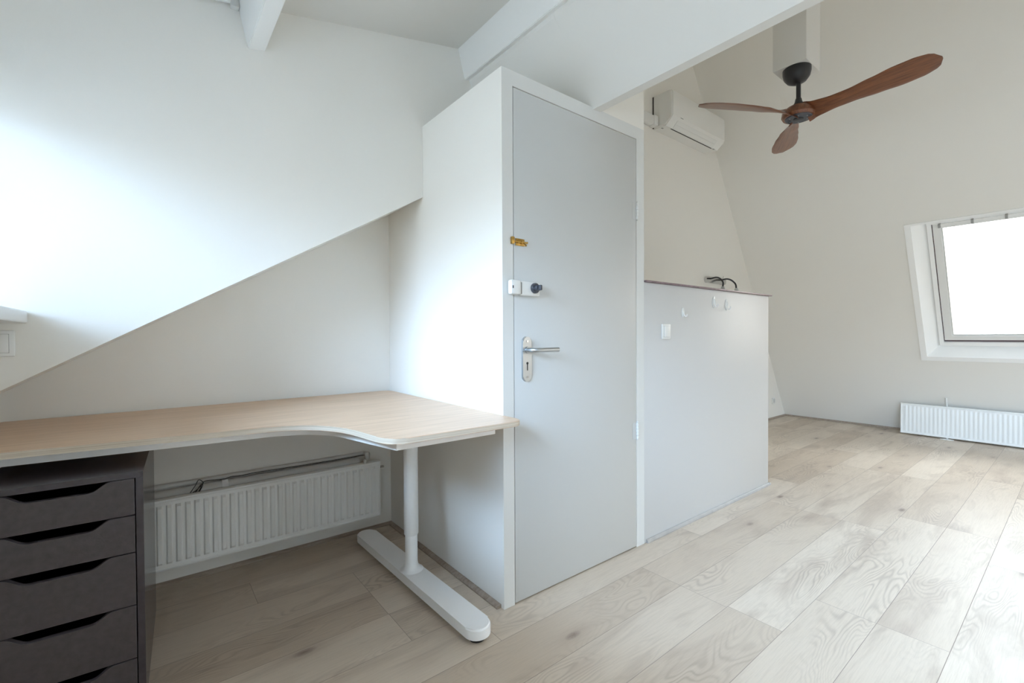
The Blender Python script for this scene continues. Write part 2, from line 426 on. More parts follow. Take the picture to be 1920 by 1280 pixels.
# low sloping ceiling of the left half
bm = bmesh.new()
def roof_piece(x0, x1, y0, y1):
    prismo(bm, [Vector((x0, y0, roof(x0))), Vector((x1, y0, roof(x1))), Vector((x1, y0, roof(x1)+0.1)), Vector((x0, y0, roof(x0)+0.1))], (0, y1-y0, 0))
RX0, RX1, RY0, RY1 = 0.42, 1.28, -1.55, -0.40
for a in ((XL-0.2, 1.45, YB-0.1, RY0), (XL-0.2, 1.45, RY1, Yu+0.02), (XL-0.2, RX0, RY0, RY1), (RX1, 1.45, RY0, RY1)): roof_piece(*a)
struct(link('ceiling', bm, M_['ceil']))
w6 = bpy.data.objects.new('added_skylight', None); COL.objects.link(w6); struct(w6)  # skylight out of view, added to light desk, foot and floor from above
bm = bmesh.new()
for a in ((RX0, RX1, RY0, RY0+0.05), (RX0, RX1, RY1-0.05, RY1), (RX0, RX0+0.05, RY0+0.05, RY1-0.05), (RX1-0.05, RX1, RY0+0.05, RY1-0.05)):
    prismo(bm, [Vector((x, a[2], roof(x)+d_)) for x, d_ in ((a[0], 0.03), (a[1], 0.03), (a[1], 0.09), (a[0], 0.09))], (0, a[3]-a[2], 0))
link('window_frame', bm, M_['trim'], w6)
bm = bmesh.new(); prismo(bm, [Vector((x, RY0+0.05, roof(x)+d_)) for x, d_ in ((RX0+0.05, 0.06), (RX1-0.05, 0.06), (RX1-0.05, 0.064), (RX0+0.05, 0.064))], (0, RY1-RY0-0.1, 0))
link('pane', bm, M_['glass'], w6)
# steep boarded slope between the two roof halves
bm = bmesh.new()
sp = [Vector((1.637, 0, 2.155)), Vector((1.392, 0, 2.478)), Vector((1.34, 0, 2.60)), Vector((1.34, 0, 2.75)), Vector((1.42, 0, 2.75)), Vector((1.69, 0, 2.40)), Vector((1.69, 0, 2.158))]
prismo(bm, [p+Vector((0, YB, 0)) for p in sp], (0, YC-YB+0.0, 0))
prismo(bm, [p+Vector((0, YC+0.0005, 0)) for p in ([Vector((1.632, 0, 2.1655))]+sp[1:-1]+[Vector((1.69, 0, 2.1655))])], (0, Yu-YC-0.001, 0))
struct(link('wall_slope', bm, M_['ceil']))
# high far-room ceiling and the wall it rests on above the slope
bm = bmesh.new()
bxo(bm, 1.42, 5.2, YB-0.1, YG+0.1, 4.05, 4.15)
prismo(bm, [Vector((1.66, YB, 2.42)), Vector((1.72, YB, 2.42)), Vector((1.72, YB, 4.06)), Vector((1.60, YB, 4.06))], (0, YG-YB, 0))
struct(link('ceiling', bm, M_['wall']))

# sloping outer wall with two roof window openings, the second added out of view
def slab(bm, y0, y1, z0, z1, t0=0.0, t1=0.20):
    prismo(bm, [sl(y0, z0, t0), sl(y1, z0, t0), sl(y1, z1, t0), sl(y0, z1, t0)], NS*(t1-t0))
WY0, WY1, WZ0, WZ1 = 0.0, 1.062, 0.834, 2.092
OY0, OY1 = WY0-2.25, WY1-2.25
bm = bmesh.new()
slab(bm, YB-0.1, YG+0.1, -0.15, WZ0); slab(bm, YB-0.1, YG+0.1, WZ1, ZT)
slab(bm, WY1, YG+0.1, WZ0, WZ1); slab(bm, OY1, WY0, WZ0, WZ1); slab(bm, YB-0.1, OY0, WZ0, WZ1)
struct(link('wall_right', bm, M_['wall']))

def roof_window(name, y0, y1):
    w = bpy.data.objects.new(name, None); COL.objects.link(w)
    struct(w, 'white roof window set into the sloping wall')
    # splayed lining: outer rectangle -> inner rectangle
    def quad4(ya, yb, za, zb, t): return [sl(ya, za, t), sl(yb, za, t), sl(yb, zb, t), sl(ya, zb, t)]
    bm = bmesh.new()
    A = quad4(y0-0.006, y1+0.006, WZ0-0.006, WZ1+0.006, -0.010); B = quad4(y0+0.040, y1-0.040, WZ0+0.034, WZ1-0.008, -0.010)
    Cq = quad4(y0+0.13, y1-0.13, WZ0+0.095, WZ1-0.022, 0.12)
    Dq = quad4(y0-0.004, y1+0.004, WZ0-0.004, WZ1+0.004, 0.19)
    loops = [[bm.verts.new(p) for p in q] for q in ([p+NS*0.016 for p in A], A, B, Cq, quad4(y0+0.13, y1-0.13, WZ0+0.095, WZ1-0.022, 0.19))]
    for a, b in zip(loops[:-1], loops[1:]):
        for i in range(4): bm.faces.new((a[i], a[(i+1) % 4], b[(i+1) % 4], b[i]))
    link('window_lining', bm, M_['lining'], w)
    def frame_part(nm, ya, yb, za, zb, wl_, wb, wt, t0, t1, m):
        bm = bmesh.new()
        for a in ((ya, yb, za, za+wb), (ya, yb, zb-wt, zb), (ya, ya+wl_, za+wb, zb-wt), (yb-wl_, yb, za+wb, zb-wt)):
            slab(bm, *a, t0=t0, t1=t1)
        return link(nm, bm, m, w)
    ya, yb, za, zb = y0+0.131, y1-0.131, WZ0+0.096, WZ1-0.023
    frame_part('window_frame', ya, yb, za, zb, 0.032, 0.035, 0.03, 0.085, 0.18, M_['lining'])
    frame_part('gasket', ya+0.032, yb-0.032, za+0.035, zb-0.03, 0.007, 0.018, 0.006, 0.105, 0.18, M_['gasket'])
    sash = frame_part('sash', ya+0.039, yb-0.039, za+0.053, zb-0.034, 0.055, 0.04, 0.035, 0.095, 0.18, M_['trim'])
    frame_part('glazing_bead', ya+0.094, yb-0.094, za+0.093, zb-0.069, 0.010, 0.010, 0.008, 0.11, 0.18, M_['pipe'])
    bm = bmesh.new(); slab(bm, ya+0.09, yb-0.09, za+0.09, zb-0.06, 0.15, 0.156); link('pane', bm, M_['glass'], w)
    # ventilation bar along the top
    bm = bmesh.new(); slab(bm, ya+0.06, yb-0.06, zb-0.052, zb-0.030, 0.07, 0.10); vb = link('vent_bar', bm, M_['trim'], w)
    for yy in (yb-0.09, yb-0.30, ya+0.30, ya+0.09):
        bm = bmesh.new(); slab(bm, yy-0.008, yy+0.008, zb-0.055, zb-0.026, 0.055, 0.098); link('bracket', bm, M_['grey'], vb)
    return w
roof_window('window_2', WY0, WY1)
roof_window('added_roof_window', OY0, OY1)  # unseen roof window, added for daylight and sheen on the floor

# ---- closet (built-in cupboard) around the door
DX0, DX1, DZ = 1.159, 1.962, 2.100
bm = bmesh.new()
prismo(bm, [Vector((XC, YC, 0)), Vector((DX0-0.004, YC, 0)), Vector((DX0-0.004, YC, 2.165)), Vector((XC, YC, 2.165))], (0, 0.06, 0))
bxo(bm, XC, XC+0.05, YC+0.06, YG-0.0005, 0, 2.165)
bxo(bm, DX0-0.004, DX1+0.004, YC, YC+0.06, DZ+0.004, 2.165)
bxo(bm, DX1+0.004, 2.03, YC, YC+0.06, 0, 2.165)
bxo(bm, XC+0.05, 2.03, YC+0.06, YG-0.0005, 2.12, 2.165)
bxo(bm, 1.98, 2.03, YC+0.06, YG-0.0005, 0, 2.12)
bxo(bm, 1.692, 2.03, YC, YG-0.0005, 2.165, 4.05)
bmesh.ops.remove_doubles(bm, verts=bm.verts[:], dist=1e-5)
M_['frame'] = mat('door_frame_paint', (0.68, 0.685, 0.67), 0.5, 0.35, bump=(30, 0.08))
for f in bm.faces:
    c = f.calc_center_median()
    if abs(c.y-YC) < 1e-3 and c.z < 2.165 and c.x < 2.01: f.material_index = 1
struct(link('wall_closet', bm, [M_['wall'], M_['frame']]))
struct(box('trim_1', DX0-0.0035, DX0-0.0012, YC+0.004, YC+0.05, 0.0, 1.02, M_['bare']), 'bare wood showing in the gap left of the door')
struct(box('trim_2', XC+0.055, DX1+0.004, YC+0.046, YC+0.055, 0.0, DZ+0.004, M_['gap']), 'dark rebate behind the door')


# ---- the door
door = struct(box('door_1', DX0, DX1, YC, YC+0.04, 0.006, DZ, M_['door'], bevel=0.0012), 'plain grey closet door')
YD = YC-0.0005
# handle plate with rounded ends
bm = bmesh.new(); hw, zc0, zc1, cxp = 0.0235, 0.932, 1.072, 1.2195
pts = [Vector((cxp+hw*math.cos(a), YD, zc1+hw*math.sin(a))) for a in [math.pi*k/14 for k in range(15)]] + \
      [Vector((cxp+hw*math.cos(a), YD, zc0+hw*math.sin(a))) for a in [math.pi+math.pi*k/14 for k in range(15)]]
fs = prismo(bm, pts, (0, -0.009, 0))
bmesh.ops.bevel(bm, geom=[e_ for e_ in bm.edges if all(v.co.y < YD-0.008 for v in e_.verts)], offset=0.0025, segments=2, affect='EDGES')
plate = link('handle_plate', bm, M_['alu'], door, smooth=True); plate['label'] = 'long satin metal handle plate'
for zz in (zc0-0.004, zc1+0.004):
    lathe('screw', [(0.0045, -0.0115), (0.0045, -0.008)], (cxp, YD, zz), M_['chrome'], plate, 'Y', 16)
bm = bmesh.new(); latheo(bm, [(0.0055, -0.0098), (0.0055, -0.0085)], (cxp, YD, 0.985), 'Y', 18); bxo(bm, cxp-0.0024, cxp+0.0024, YD-0.0098, YD-0.0085, 0.955, 0.984)
link('keyhole', bm, M_['slot'], plate)
zh = 1.040
lever = tube('door_handle', spline([(1.2195, YD-0.008, zh), (1.2195, YD-0.03, zh), (1.222, YD-0.045, zh), (1.235, YD-0.056, zh), (1.262, YD-0.060, zh), (1.30, YD-0.060, zh), (1.348, YD-0.060, zh)], 5), 0.0095, M_['alu'], door, n=18)
lever['label'] = 'round bar lever handle'
lathe('rosette', [(0.013, -0.016), (0.014, -0.008)], (1.2195, YD, zh), M_['alu'], lever, 'Y', 24)
# hinges
for zz, hx in ((1.733, 1.9665), (0.606, 1.9665)):
    bm = bmesh.new()
    r = 0.0062
    for k in range(5):
        z0 = zz-0.042+k*0.0168
        latheo(bm, [(r*0.8, z0+0.0004), (r, z0+0.0018), (r, z0+0.0146), (r*0.8, z0+0.0160)], (hx, YC-0.005, 0), 'Z', 14)
    latheo(bm, [(0.002, zz+0.042), (0.0052, zz+0.044), (0.004, zz+0.049), (0.001, zz+0.051)], (hx, YC-0.005, 0), 'Z', 14)
    latheo(bm, [(0.001, zz-0.050), (0.004, zz-0.048), (0.0052, zz-0.044), (0.002, zz-0.042)], (hx, YC-0.005, 0), 'Z', 14)
    h = link('hinge', bm, M_['plastic'], door, smooth=True); h['label'] = 'white painted barrel hinge'
    box('hinge_leaf', hx-0.034, hx-0.003, YC-0.0012, YC-0.0002, zz-0.042, zz+0.042, M_['door'], h)
# brass barrel bolt: body on the door, keeper on the jamb
bt = box('barrel_bolt', 1.166, 1.213, YC-0.003, YC-0.0005, 1.4655, 1.4945, M_['brass'], door, bevel=0.0008); bt['label'] = 'small brass barrel bolt'
bm = bmesh.new(); tubeo(bm, [(1.150, YC-0.0085, 1.480), (1.219, YC-0.0085, 1.480)], 0.0035, 14); latheo(bm, [(0.0035, 0.0), (0.0045, 0.001), (0.0045, 0.004), (0.003, 0.005)], (1.219, YC-0.0085, 1.480), 'X', 14)
link('bolt_bar', bm, M_['brass'], bt, smooth=True)
bm = bmesh.new(); bxo(bm, 1.170, 1.178, YC-0.0135, YC-0.003, 1.4745, 1.4855, 0.002); bxo(bm, 1.188, 1.1955, YC-0.0135, YC-0.003, 1.4745, 1.4855, 0.002)
link('guide', bm, M_['brass'], bt, smooth=True)
bm = bmesh.new(); tubeo(bm, [(1.203, YC-0.009, 1.479), (1.205, YC-0.017, 1.471), (1.206, YC-0.021, 1.4645)], [0.0025, 0.003, 0.0042], 12); link('bolt_knob', bm, M_['brass'], bt, smooth=True)
kp = box('bolt_keeper', 1.1405, 1.1535, YC-0.0125, YC-0.0005, 1.4685, 1.4975, M_['brass'], None, bevel=0.0012)
tag(kp, 'brass keeper of the bolt on the door jamb', 'keeper')
# surface lock: white body on door, rounded keeper on jamb, dark turn knob
lk = box('surface_lock', 1.1765, 1.281, YC-0.022, YC-0.0005, 1.262, 1.3215, M_['plastic'], door, bevel=0.007); lk['label'] = 'white surface lock with black knob'
box('lock_gap', 1.1775, 1.1815, YC-0.0235, YC-0.021, 1.268, 1.315, M_['grey'], lk)
lathe('knob_rose', [(0.0215, -0.022), (0.0215, -0.030), (0.019, -0.034)], (1.2495, YC, 1.2945), M_['blackp'], lk, 'Y', 32)
bm = bmesh.new(); latheo(bm, [(0.013, -0.034), (0.012, -0.046), (0.010, -0.050)], (1.2495, YC, 1.2945), 'Y', 24); bxo(bm, 1.2440, 1.2550, YC-0.066, YC-0.045, 1.283, 1.306, 0.004)
link('turn_knob', bm, M_['blackp'], lk, smooth=True)
kb = box('lock_keeper', 1.123, 1.1745, YC-0.030, YC-0.0005, 1.264, 1.323, M_['plastic'], None, bevel=0.009)
tag(kb, 'white rounded box keeper beside the surface lock', 'keeper')
box('keeper_hole', 1.1285, 1.1325, YC-0.0306, YC-0.0285, 1.288, 1.299, M_['slot'], kb)

# ---- half-height partition with capping strip
PX1 = 3.527
struct(box('wall_partition', 2.0305, PX1, YC, YC+0.16, 0.0, 1.376, M_['gloss'], bevel=0.002), 'glossy white half-height partition')
cap = struct(box('trim_4', 2.034, PX1+0.032, YC-0.012, YC+0.165, 1.376, 1.386, M_['ledge'], bevel=0.001), 'thin purplish-brown capping board')

# ---- skirtings
def qprof(bm, p0, p1, inward, w=0.014, h=0.018):
    p0, p1, n = Vector(p0), Vector(p1), Vector(inward)
    prof = [Vector((0, 0, 0)), n*w, n*w+Vector((0, 0, h*0.35)), n*w*0.75+Vector((0, 0, h*0.75)), n*w*0.3+Vector((0, 0, h)), Vector((0, 0, h))]
    prismo(bm, [p0+q for q in prof], p1-p0)
def skirting(name, runs, m, **k):
    bm = bmesh.new()
    for a in runs: qprof(bm, *a, **k)
    return struct(link(name, bm, m))
skirting('baseboard_niche', [((XL, YG, 0), (XC, YG, 0), (0, -1, 0))], M_['skirt'], w=0.020, h=0.014)
skirting('baseboard_closet', [((XC, YG, 0), (XC, YC+0.02, 0), (-1, 0, 0))], M_['skirt'], w=0.022, h=0.014)
skirting('baseboard_partition', [((2.045, YC, 0), (PX1+0.014, YC, 0), (0, -1, 0)), ((PX1, YC-0.014, 0), (PX1, YC+0.16, 0), (1, 0, 0))], M_['skirtgrey'])
skirting('baseboard_gable', [((2.04, YG, 0), (XF-0.01, YG, 0), (0, -1, 0))], M_['skirt'], w=0.018, h=0.022)
skirting('baseboard_right', [((XF-0.01, YB, 0), (XF-0.01, YG, 0), (-1, 0, 0))], M_['skirt'], w=0.018, h=0.022)

# ---- purlins
def purlin(x0, z0, lean, depth, w, y0, y1, m):
    """beam under the low roof: lower-left edge at (x0, z0), leaning with the roof"""
    dn = Vector((-lean, 0, 1)).normalized(); sd = Vector((1, 0, lean)).normalized()
    a = Vector((x0, y0, z0)); bm = bmesh.new()
    prismo(bm, [a, a+sd*w, a+sd*w+dn*depth, a+dn*depth], (0, y1-y0, 0))
    bmesh.ops.bevel(bm, geom=[e_ for e_ in bm.edges if abs(e_.verts[0].co.y-e_.verts[1].co.y) > 0.5], offset=0.003, segments=2, affect='EDGES')
    return bm
struct(link('ceiling_beam', purlin(0.324, 2.262, 0.21, 0.19, 0.064, YB, Yu, M_['trim']), M_['trim']), 'narrow white purlin ending on the upper wall')
struct(link('ceiling_beam', purlin(1.358, 2.488, 0.27, 0.17, 0.05, YB, Yu, M_['trim']), M_['trim']), 'white purlin along the top of the steep slope')

# white conduit under the left roof, running into the first purlin
cd = thing('curtain_rail', 'short white rail near the ceiling left of the purlin', 'rail', (0, 0, 0))
tube('rod', [(-0.45, 2.095, 2.27), (0.285, 2.095, 2.418)], 0.0085, M_['trim'], cd)
bm = bmesh.new(); bxo(bm, 0.262, 0.292, 2.085, 2.116, 2.395, 2.435, 0.004); link('end_bracket', bm, M_['pipe'], cd, smooth=True)

# ---- box carrying the ceiling fan
struct(box('trim_5', 3.195, 3.425, 1.095, 1.29, 2.80, 4.05, M_['ceil'], bevel=0.003), 'white boxed post the fan hangs from')

# ------------------------------------------------------------------ radiators
def radiator(name, label, loc, rz, length, height, pitch, d=0.0055):
    """local x along the length (from 0), y = 0 is the front face, +y towards the wall"""
    t = thing(name, label, 'radiator', loc, rz, None)
    bm = bmesh.new(); n = int((length-0.05)/pitch); x0 = (length-n*pitch)/2
    z0, z1 = 0.0, height; mz = 0.028
    xs = [0, 0.004, 0.012, 0.016]; ys = [0.010, 0.001, 0.0, 0.0035]
    cols = []
    for x, y in zip(xs, ys): cols.append((x, y, y))
    for i in range(n):
        c = x0+(i+0.5)*pitch; w = pitch
        for f, q in ((-0.46, 0), (-0.30, -d), (0.10, -d), (0.24, 0)): cols.append((c+f*w, 0.0035, 0.0035+q))
    for x, y in zip(xs[::-1], ys[::-1]): cols.append((length-x, y, y))
    rows = [(0, 0.010, 0), (0.004, 0.001, 0), (0.010, 0.0, 0), (0.014, 0.0035, 0), (mz, 0.0035, 0), (mz+0.010, None, 1), (z1-mz-0.010, None, 1), (z1-mz, 0.0035, 0), (z1-0.014, 0.0035, 0), (z1-0.010, 0.0, 0), (z1-0.004, 0.001, 0), (z1, 0.010, 0)]
    grid = []
    for z, yv, rib in rows:
        line = []
        for x, ya, yr in cols:
            if rib: y = yr
            else: y = max(ya, yv) if min(ya, yv) > 0.0034 or max(ya, yv) > 0.0036 else min(ya, yv)
            line.append(bm.verts.new((x, y, z)))
        grid.append(line)
    for a, b in zip(grid[:-1], grid[1:]):
        for i in range(len(a)-1): bm.faces.new((a[i], a[i+1], b[i+1], b[i]))
    # back sheet and rim
    back = [[bm.verts.new((x, 0.026, z)) for x in (0, length)] for z in (0, z1)]
    bm.faces.new((back[0][0], back[1][0], back[1][1], back[0][1]))
    bm.faces.new([v for v in grid[0]] + [back[0][1], back[0][0]])
    bm.faces.new([v for v in grid[-1]][::-1] + [back[1][0], back[1][1]])
    bm.faces.new([r[0] for r in grid][::-1] + [back[0][0], back[1][0]])
    bm.faces.new([r[-1] for r in grid] + [back[1][1], back[0][1]])
    link('panel', bm, M_['rad'], t, smooth=True)
    return t

rl = radiator('radiator', 'white ribbed panel radiator on the wall under the desk', (-0.25, 2.445, 0.099), 0.0, 1.25, 0.309, 0.0333, 0.0095)
# valve pieces at its right end
lathe('air_valve', [(0.004, 1.25), (0.007, 1.252), (0.007, 1.268), (0.003, 1.270)], (0, 0.014, 0.270), M_['chrome'], rl, 'X', 14)
lathe('end_cap', [(0.011, 0.300), (0.011, 0.322), (0.006, 0.328)], (1.165, 0.014, 0), M_['pipe'], rl, 'Z', 16)
pp = thing('heating_pipe', 'thick painted pipe on the wall behind the desk radiator', 'pipe', (0, 0, 0))
tube('pipe_run', [(XL+0.005, 2.513, 0.402), (0.895, 2.513, 0.402)], 0.026, M_['pipe'], pp, n=20)
tube('upper_pipe', [(XL+0.005, 2.533, 0.440), (0.93, 2.533, 0.440)], 0.0105, M_['pipe'], pp, n=14)
lathe('pipe_elbow', [(0.010, 0.41), (0.014, 0.415), (0.014, 0.445), (0.009, 0.452)], (0.945, 2.505, 0), M_['pipe'], pp, 'Z', 14)
bm = bmesh.new()
prismo(bm, [Vector((0.254, y, z)) for y, z in ((2.484, 0.400), (2.487, 0.418), (2.500, 0.432), (2.524, 0.433), (2.524, 0.430), (2.501, 0.429), (2.489, 0.416), (2.4865, 0.400))], (0.024, 0, 0))
link('pipe_clip', bm, M_['plastic'], pp)
coil = [(0.122, 0.391), (0.134, 0.412), (0.15, 0.435), (0.16, 0.455), (0.168, 0.458), (0.18, 0.444), (0.176, 0.435), (0.156, 0.415), (0.14, 0.406), (0.131, 0.391), (0.139, 0.389), (0.16, 0.419), (0.172, 0.438), (0.178, 0.437), (0.174, 0.421), (0.155, 0.39), (0.150, 0.385), (0.168, 0.415), (0.176, 0.437)]
run = [(0.188, 0.445), (0.225, 0.442), (0.246, 0.433), (0.269, 0.432), (0.293, 0.437), (0.332, 0.434), (0.359, 0.436), (0.384, 0.437), (0.441, 0.436), (0.588, 0.434), (0.693, 0.433), (0.832, 0.433), (0.96, 0.432)]
pts = [(x, 2.479 - 0.003*math.sin(i*1.7), z) for i, (x, z) in enumerate(coil)]
pts += [(x, 2.494 + 0.012*min(1, i/3), max(z + (0.005 if i > 1 else 0), 0.434)) for i, (x, z) in enumerate(run)]
cb = tube('black_cable', spline(pts, 5), 0.0016, M_['cable'], n=8)
tag(cb, 'thin black cable bundled and trailing along the pipe', 'cable')

rr_ = radiator('radiator', 'long low white radiator under the roof window', (6.44, 1.281, 0.014), -math.pi/2, 2.0, 0.327, 0.0333, 0.0032)
tube('stand_pipe', [(0.368, 0.048, 0.28), (0.368, 0.040, 0.33), (0.368, 0.004, 0.418)], 0.0095, M_['plastic'], rr_)
tube('foot_pipe', [(0.378, 0.012, -0.0135), (0.378, 0.012, 0.01)], 0.008, M_['plastic'], rr_)
rs = lathe('pipe_rosette', [(0.045, 0.0), (0.045, 0.004), (0.02, 0.009)], (6.44, 0.905, 0.0), M_['plastic'], None, 'Z', 28, 0.55, 1.2)
tag(rs, 'white pipe collar on the floor under the far radiator', 'pipe collar')

# ------------------------------------------------------------------ desk
ZD, TD = 0.785, 0.019
desk = thing('corner_desk', 'white-legged corner desk with pale oak veneer top', 'desk', (0.3, 1.95, 0))
def dl(p): return (p[0]-0.3, p[1]-1.95)
front = [(-0.485, 1.865), (-0.328, 1.850), (-0.16, 1.832), (0.0, 1.812), (0.159, 1.792), (0.283, 1.784), (0.37, 1.764), (0.445, 1.718), (0.500, 1.640), (0.528, 1.560), (0.541, 1.480), (0.551, 1.405), (0.561, 1.362), (0.585, 1.325), (0.625, 1.306)]
fr = [v for v in spline([(x, y, 0) for x, y in front], 5)]
right = rounded([(0.66, 1.302), (1.088, 1.302), (1.088, 2.532), (-0.485, 2.532)], [0, 0.05, 0.05, 0.03])[1:]
right = [Vector((v[0], v[1], 0)) for v in right]
outline = [Vector((v.x-0.3, v.y-1.95, 0)) for v in (fr + right)]
bm = bmesh.new()
fs = prismo(bm, [p+Vector((0, 0, ZD-TD)) for p in outline], (0, 0, TD))
for f in fs[2:]: f.material_index = 1
bmesh.ops.bevel(bm, geom=[e_ for e_ in bm.edges if abs(e_.verts[0].co.z-e_.verts[1].co.z) < 1e-5], offset=0.0016, segments=2, affect='EDGES')
tt = link('tabletop', bm, [M_['desk'], M_['deskedge']], desk, smooth=True); tt['label'] = 'pale oak veneer top with curved front edge'
# steel underframe following the outline
fo = [(-0.46, 1.935), (0.36, 1.862), (0.455, 1.822), (0.53, 1.735), (0.615, 1.378), (1.010, 1.378), (1.010, 2.46), (-0.46, 2.46)]
fo = rounded(fo, [0.01, 0.12, 0.12, 0.12, 0.004, 0.004, 0.01, 0.01], 6)
cxf = sum(p[0] for p in fo)/len(fo)
def inset(poly, d):
    out = []; n = len(poly)
    for i in range(n):
        p, a, b = Vector(poly[i][:2]), Vector(poly[i-1][:2]), Vector(poly[(i+1) % n][:2])
        u = (p-a); v = (b-p)
        if u.length < 1e-6: u = v
        if v.length < 1e-6: v = u
        n1 = Vector((-u.y, u.x)).normalized(); n2 = Vector((-v.y, v.x)).normalized()
        m = (n1+n2); m = m.normalized()*(d/max(0.4, m.normalized().dot(n1)))
        out.append(p+m)
    return out
fi = inset(fo, 0.028)
bm = bmesh.new()
zt, zb_ = ZD-TD-0.001, ZD-TD-0.034
ring = []
for poly, z in ((fo, zt), (fo, zb_), (fi, zb_), (fi, zt)):
    ring.append([bm.verts.new((p[0]-0.3, p[1]-1.95, z)) for p in poly])
n = len(fo)
for j in range(4):
    a, b = ring[j], ring[(j+1) % 4]
    for i in range(n): bm.faces.new((a[i], a[(i+1) % n], b[(i+1) % n], b[i]))
link('underframe', bm, M_['steel'], desk)

def desk_leg(x, y, yf0, yf1, tilt):
    """T-foot leg: foot runs along y"""
    lx, ly = x-0.3, y-1.95
    foot_l = []
    hw = 0.050; yc0, yc1 = yf0+hw, yf1-hw
    P = [Vector((lx+hw*math.cos(a), yc1-1.95+hw*math.sin(a), 0.022)) for a in [math.pi*k/14 for k in range(15)]] + \
        [Vector((lx+hw*math.cos(a), yc0-1.95+hw*math.sin(a), 0.022)) for a in [math.pi+math.pi*k/14 for k in range(15)]]
    R = Matrix.Translation(Vector((lx, ly, 0))) @ Matrix.Rotation(tilt, 4, 'Z') @ Matrix.Translation(Vector((-lx, -ly, 0)))
    P = [R @ p for p in P]
    bm = bmesh.new(); prismo(bm, P, (0, 0, 0.038))
    bmesh.ops.bevel(bm, geom=[e_ for e_ in bm.edges if all(v.co.z > 0.058 for v in e_.verts)], offset=0.006, segments=3, affect='EDGES')
    foot = link('foot', bm, M_['steel'], desk, smooth=True)
    for yy in (yc0+0.0, ly+1.95-0.13, yc1):
        c = R @ Vector((lx, yy-1.95, 0))
        lathe('glide', [(0.028, 0.0), (0.028, 0.020), (0.020, 0.024)], (c.x, c.y, 0), M_['rubber'], foot, 'Z', 24)
    lower = lathe('lower_column', [(0.052, 0.0605), (0.040, 0.066), (0.031, 0.078), (0.0275, 0.095), (0.0270, 0.12), (0.0270, 0.30)], (lx, ly, 0), M_['steel'], desk, 'Z', 40)
    lathe('upper_column', [(0.0285, 0.217), (0.0315, 0.221), (0.0315, zb_-0.002)], (lx, ly, 0), M_['steel'], desk, 'Z', 40)
    box('mounting_plate', lx-0.05, lx+0.05, ly-0.45, ly+0.45, zb_-0.002, zt, M_['steel'], desk)
desk_leg(0.903, 1.872, 1.325, 2.415, math.radians(1.8))
desk_leg(-0.43, 2.16, 1.88, 2.44, 0.0)

# ------------------------------------------------------------------ drawer cabinet
cab = thing('drawer_unit', 'black-brown drawer cabinet standing under the desk', 'drawer unit', (-0.2015, 1.766, 0), math.radians(-2.7))
W, Dp, Hc = 0.36, 0.58, 0.70
bm = bmesh.new()
bxo(bm, -W/2, W/2, 0.0, Dp, Hc-0.017, Hc); bxo(bm, -W/2, -W/2+0.0175, 0.0, Dp, 0.0, Hc-0.0172); bxo(bm, W/2-0.0175, W/2, 0.0, Dp, 0.0, Hc-0.0172)
bxo(bm, -W/2+0.0175, W/2-0.0175, Dp-0.01, Dp, 0.0, Hc-0.0172); bxo(bm, -W/2+0.0175, W/2-0.0175, 0.02, Dp-0.01, 0.03, 0.045)
M_['cabtop'] = mat('black_brown_glossy_sides', (0.055, 0.046, 0.054), 0.22, 0.6, noise=(40, 0.3))
link('carcass', bm, M_['cabtop'], cab)
tops = [0.6810, 0.5705, 0.4590, 0.3010, 0.1420]
bots = [0.5735, 0.4620, 0.3040, 0.1450, 0.0200]
hwid = W/2-0.0205
for k, (zt_, zb2) in enumerate(zip(tops, bots)):
    # front with a scooped grip in its upper edge
    bm = bmesh.new(); top = []
    dip = 0.026
    for i in range(61):
        x = -hwid + 2*hwid*i/60; g = 0.0
        ax = abs(x+0.004)
        if ax < 0.062: g = 1.0
        elif ax < 0.112:
            s = (0.112-ax)/0.05; g = s*s*(3-2*s)
        top.append(Vector((x, 0, zt_-dip*g)))
    P = top + [Vector((hwid, 0, zb2)), Vector((-hwid, 0, zb2))]
    fs = prismo(bm, P, (0, 0.016, 0))
    for f in fs[2:]: f.material_index = 1
    bmesh.ops.bevel(bm, geom=[e_ for e_ in bm.edges if all(v.co.y < 0.001 for v in e_.verts)], offset=0.0012, segments=1, affect='EDGES')
    for f in bm.faces:
        if abs(f.normal.y) < 0.9: f.material_index = 1
    d_ = link('drawer', bm, [M_['cab'], M_['cabedge']], cab, smooth=False)
    d_['label'] = 'drawer front with a scooped grip edge'
    bm = bmesh.new(); bxo(bm, -hwid+0.008, hwid-0.008, 0.017, 0.52, zb2+0.006, zb2+0.012)
    for s in (-1, 1): bxo(bm, s*(hwid-0.014)-0.005, s*(hwid-0.014)+0.005, 0.017, 0.52, zb2+0.012, zt_-0.035)
    link('drawer_box', bm, M_['cab'], d_)

# ------------------------------------------------------------------ ceiling fan
FX, FY, FZ = 3.279, 1.168, 2.5
fan = thing('ceiling_fan', 'ceiling fan with three carved walnut blades and black rod', 'ceiling fan', (FX, FY, FZ))
lathe('canopy', [(0.012, 0.205), (0.030, 0.208), (0.055, 0.222), (0.073, 0.247), (0.080, 0.275), (0.080, 0.2995)], (0, 0.01, 0), M_['black'], fan, 'Z', 48)
lathe('down_rod', [(0.0135, 0.085), (0.0135, 0.215)], (0, 0.0, 0), M_['black'], fan, 'Z', 24)
lathe('rod_coupling', [(0.037, 0.055), (0.034, 0.066), (0.022, 0.085), (0.018, 0.105), (0.0145, 0.112)], (0, 0, 0), M_['black'], fan, 'Z', 32)
cp = lathe('hub_cap', [(0.050, -0.0205), (0.073, -0.0195), (0.077, -0.016), (0.077, -0.004)], (0, 0, 0), M_['blackp'], fan, 'Z', 48)
lathe('centre_cap', [(0.024, -0.026), (0.028, -0.0245), (0.029, -0.019)], (0, 0, 0), M_['black'], cp, 'Z', 32)
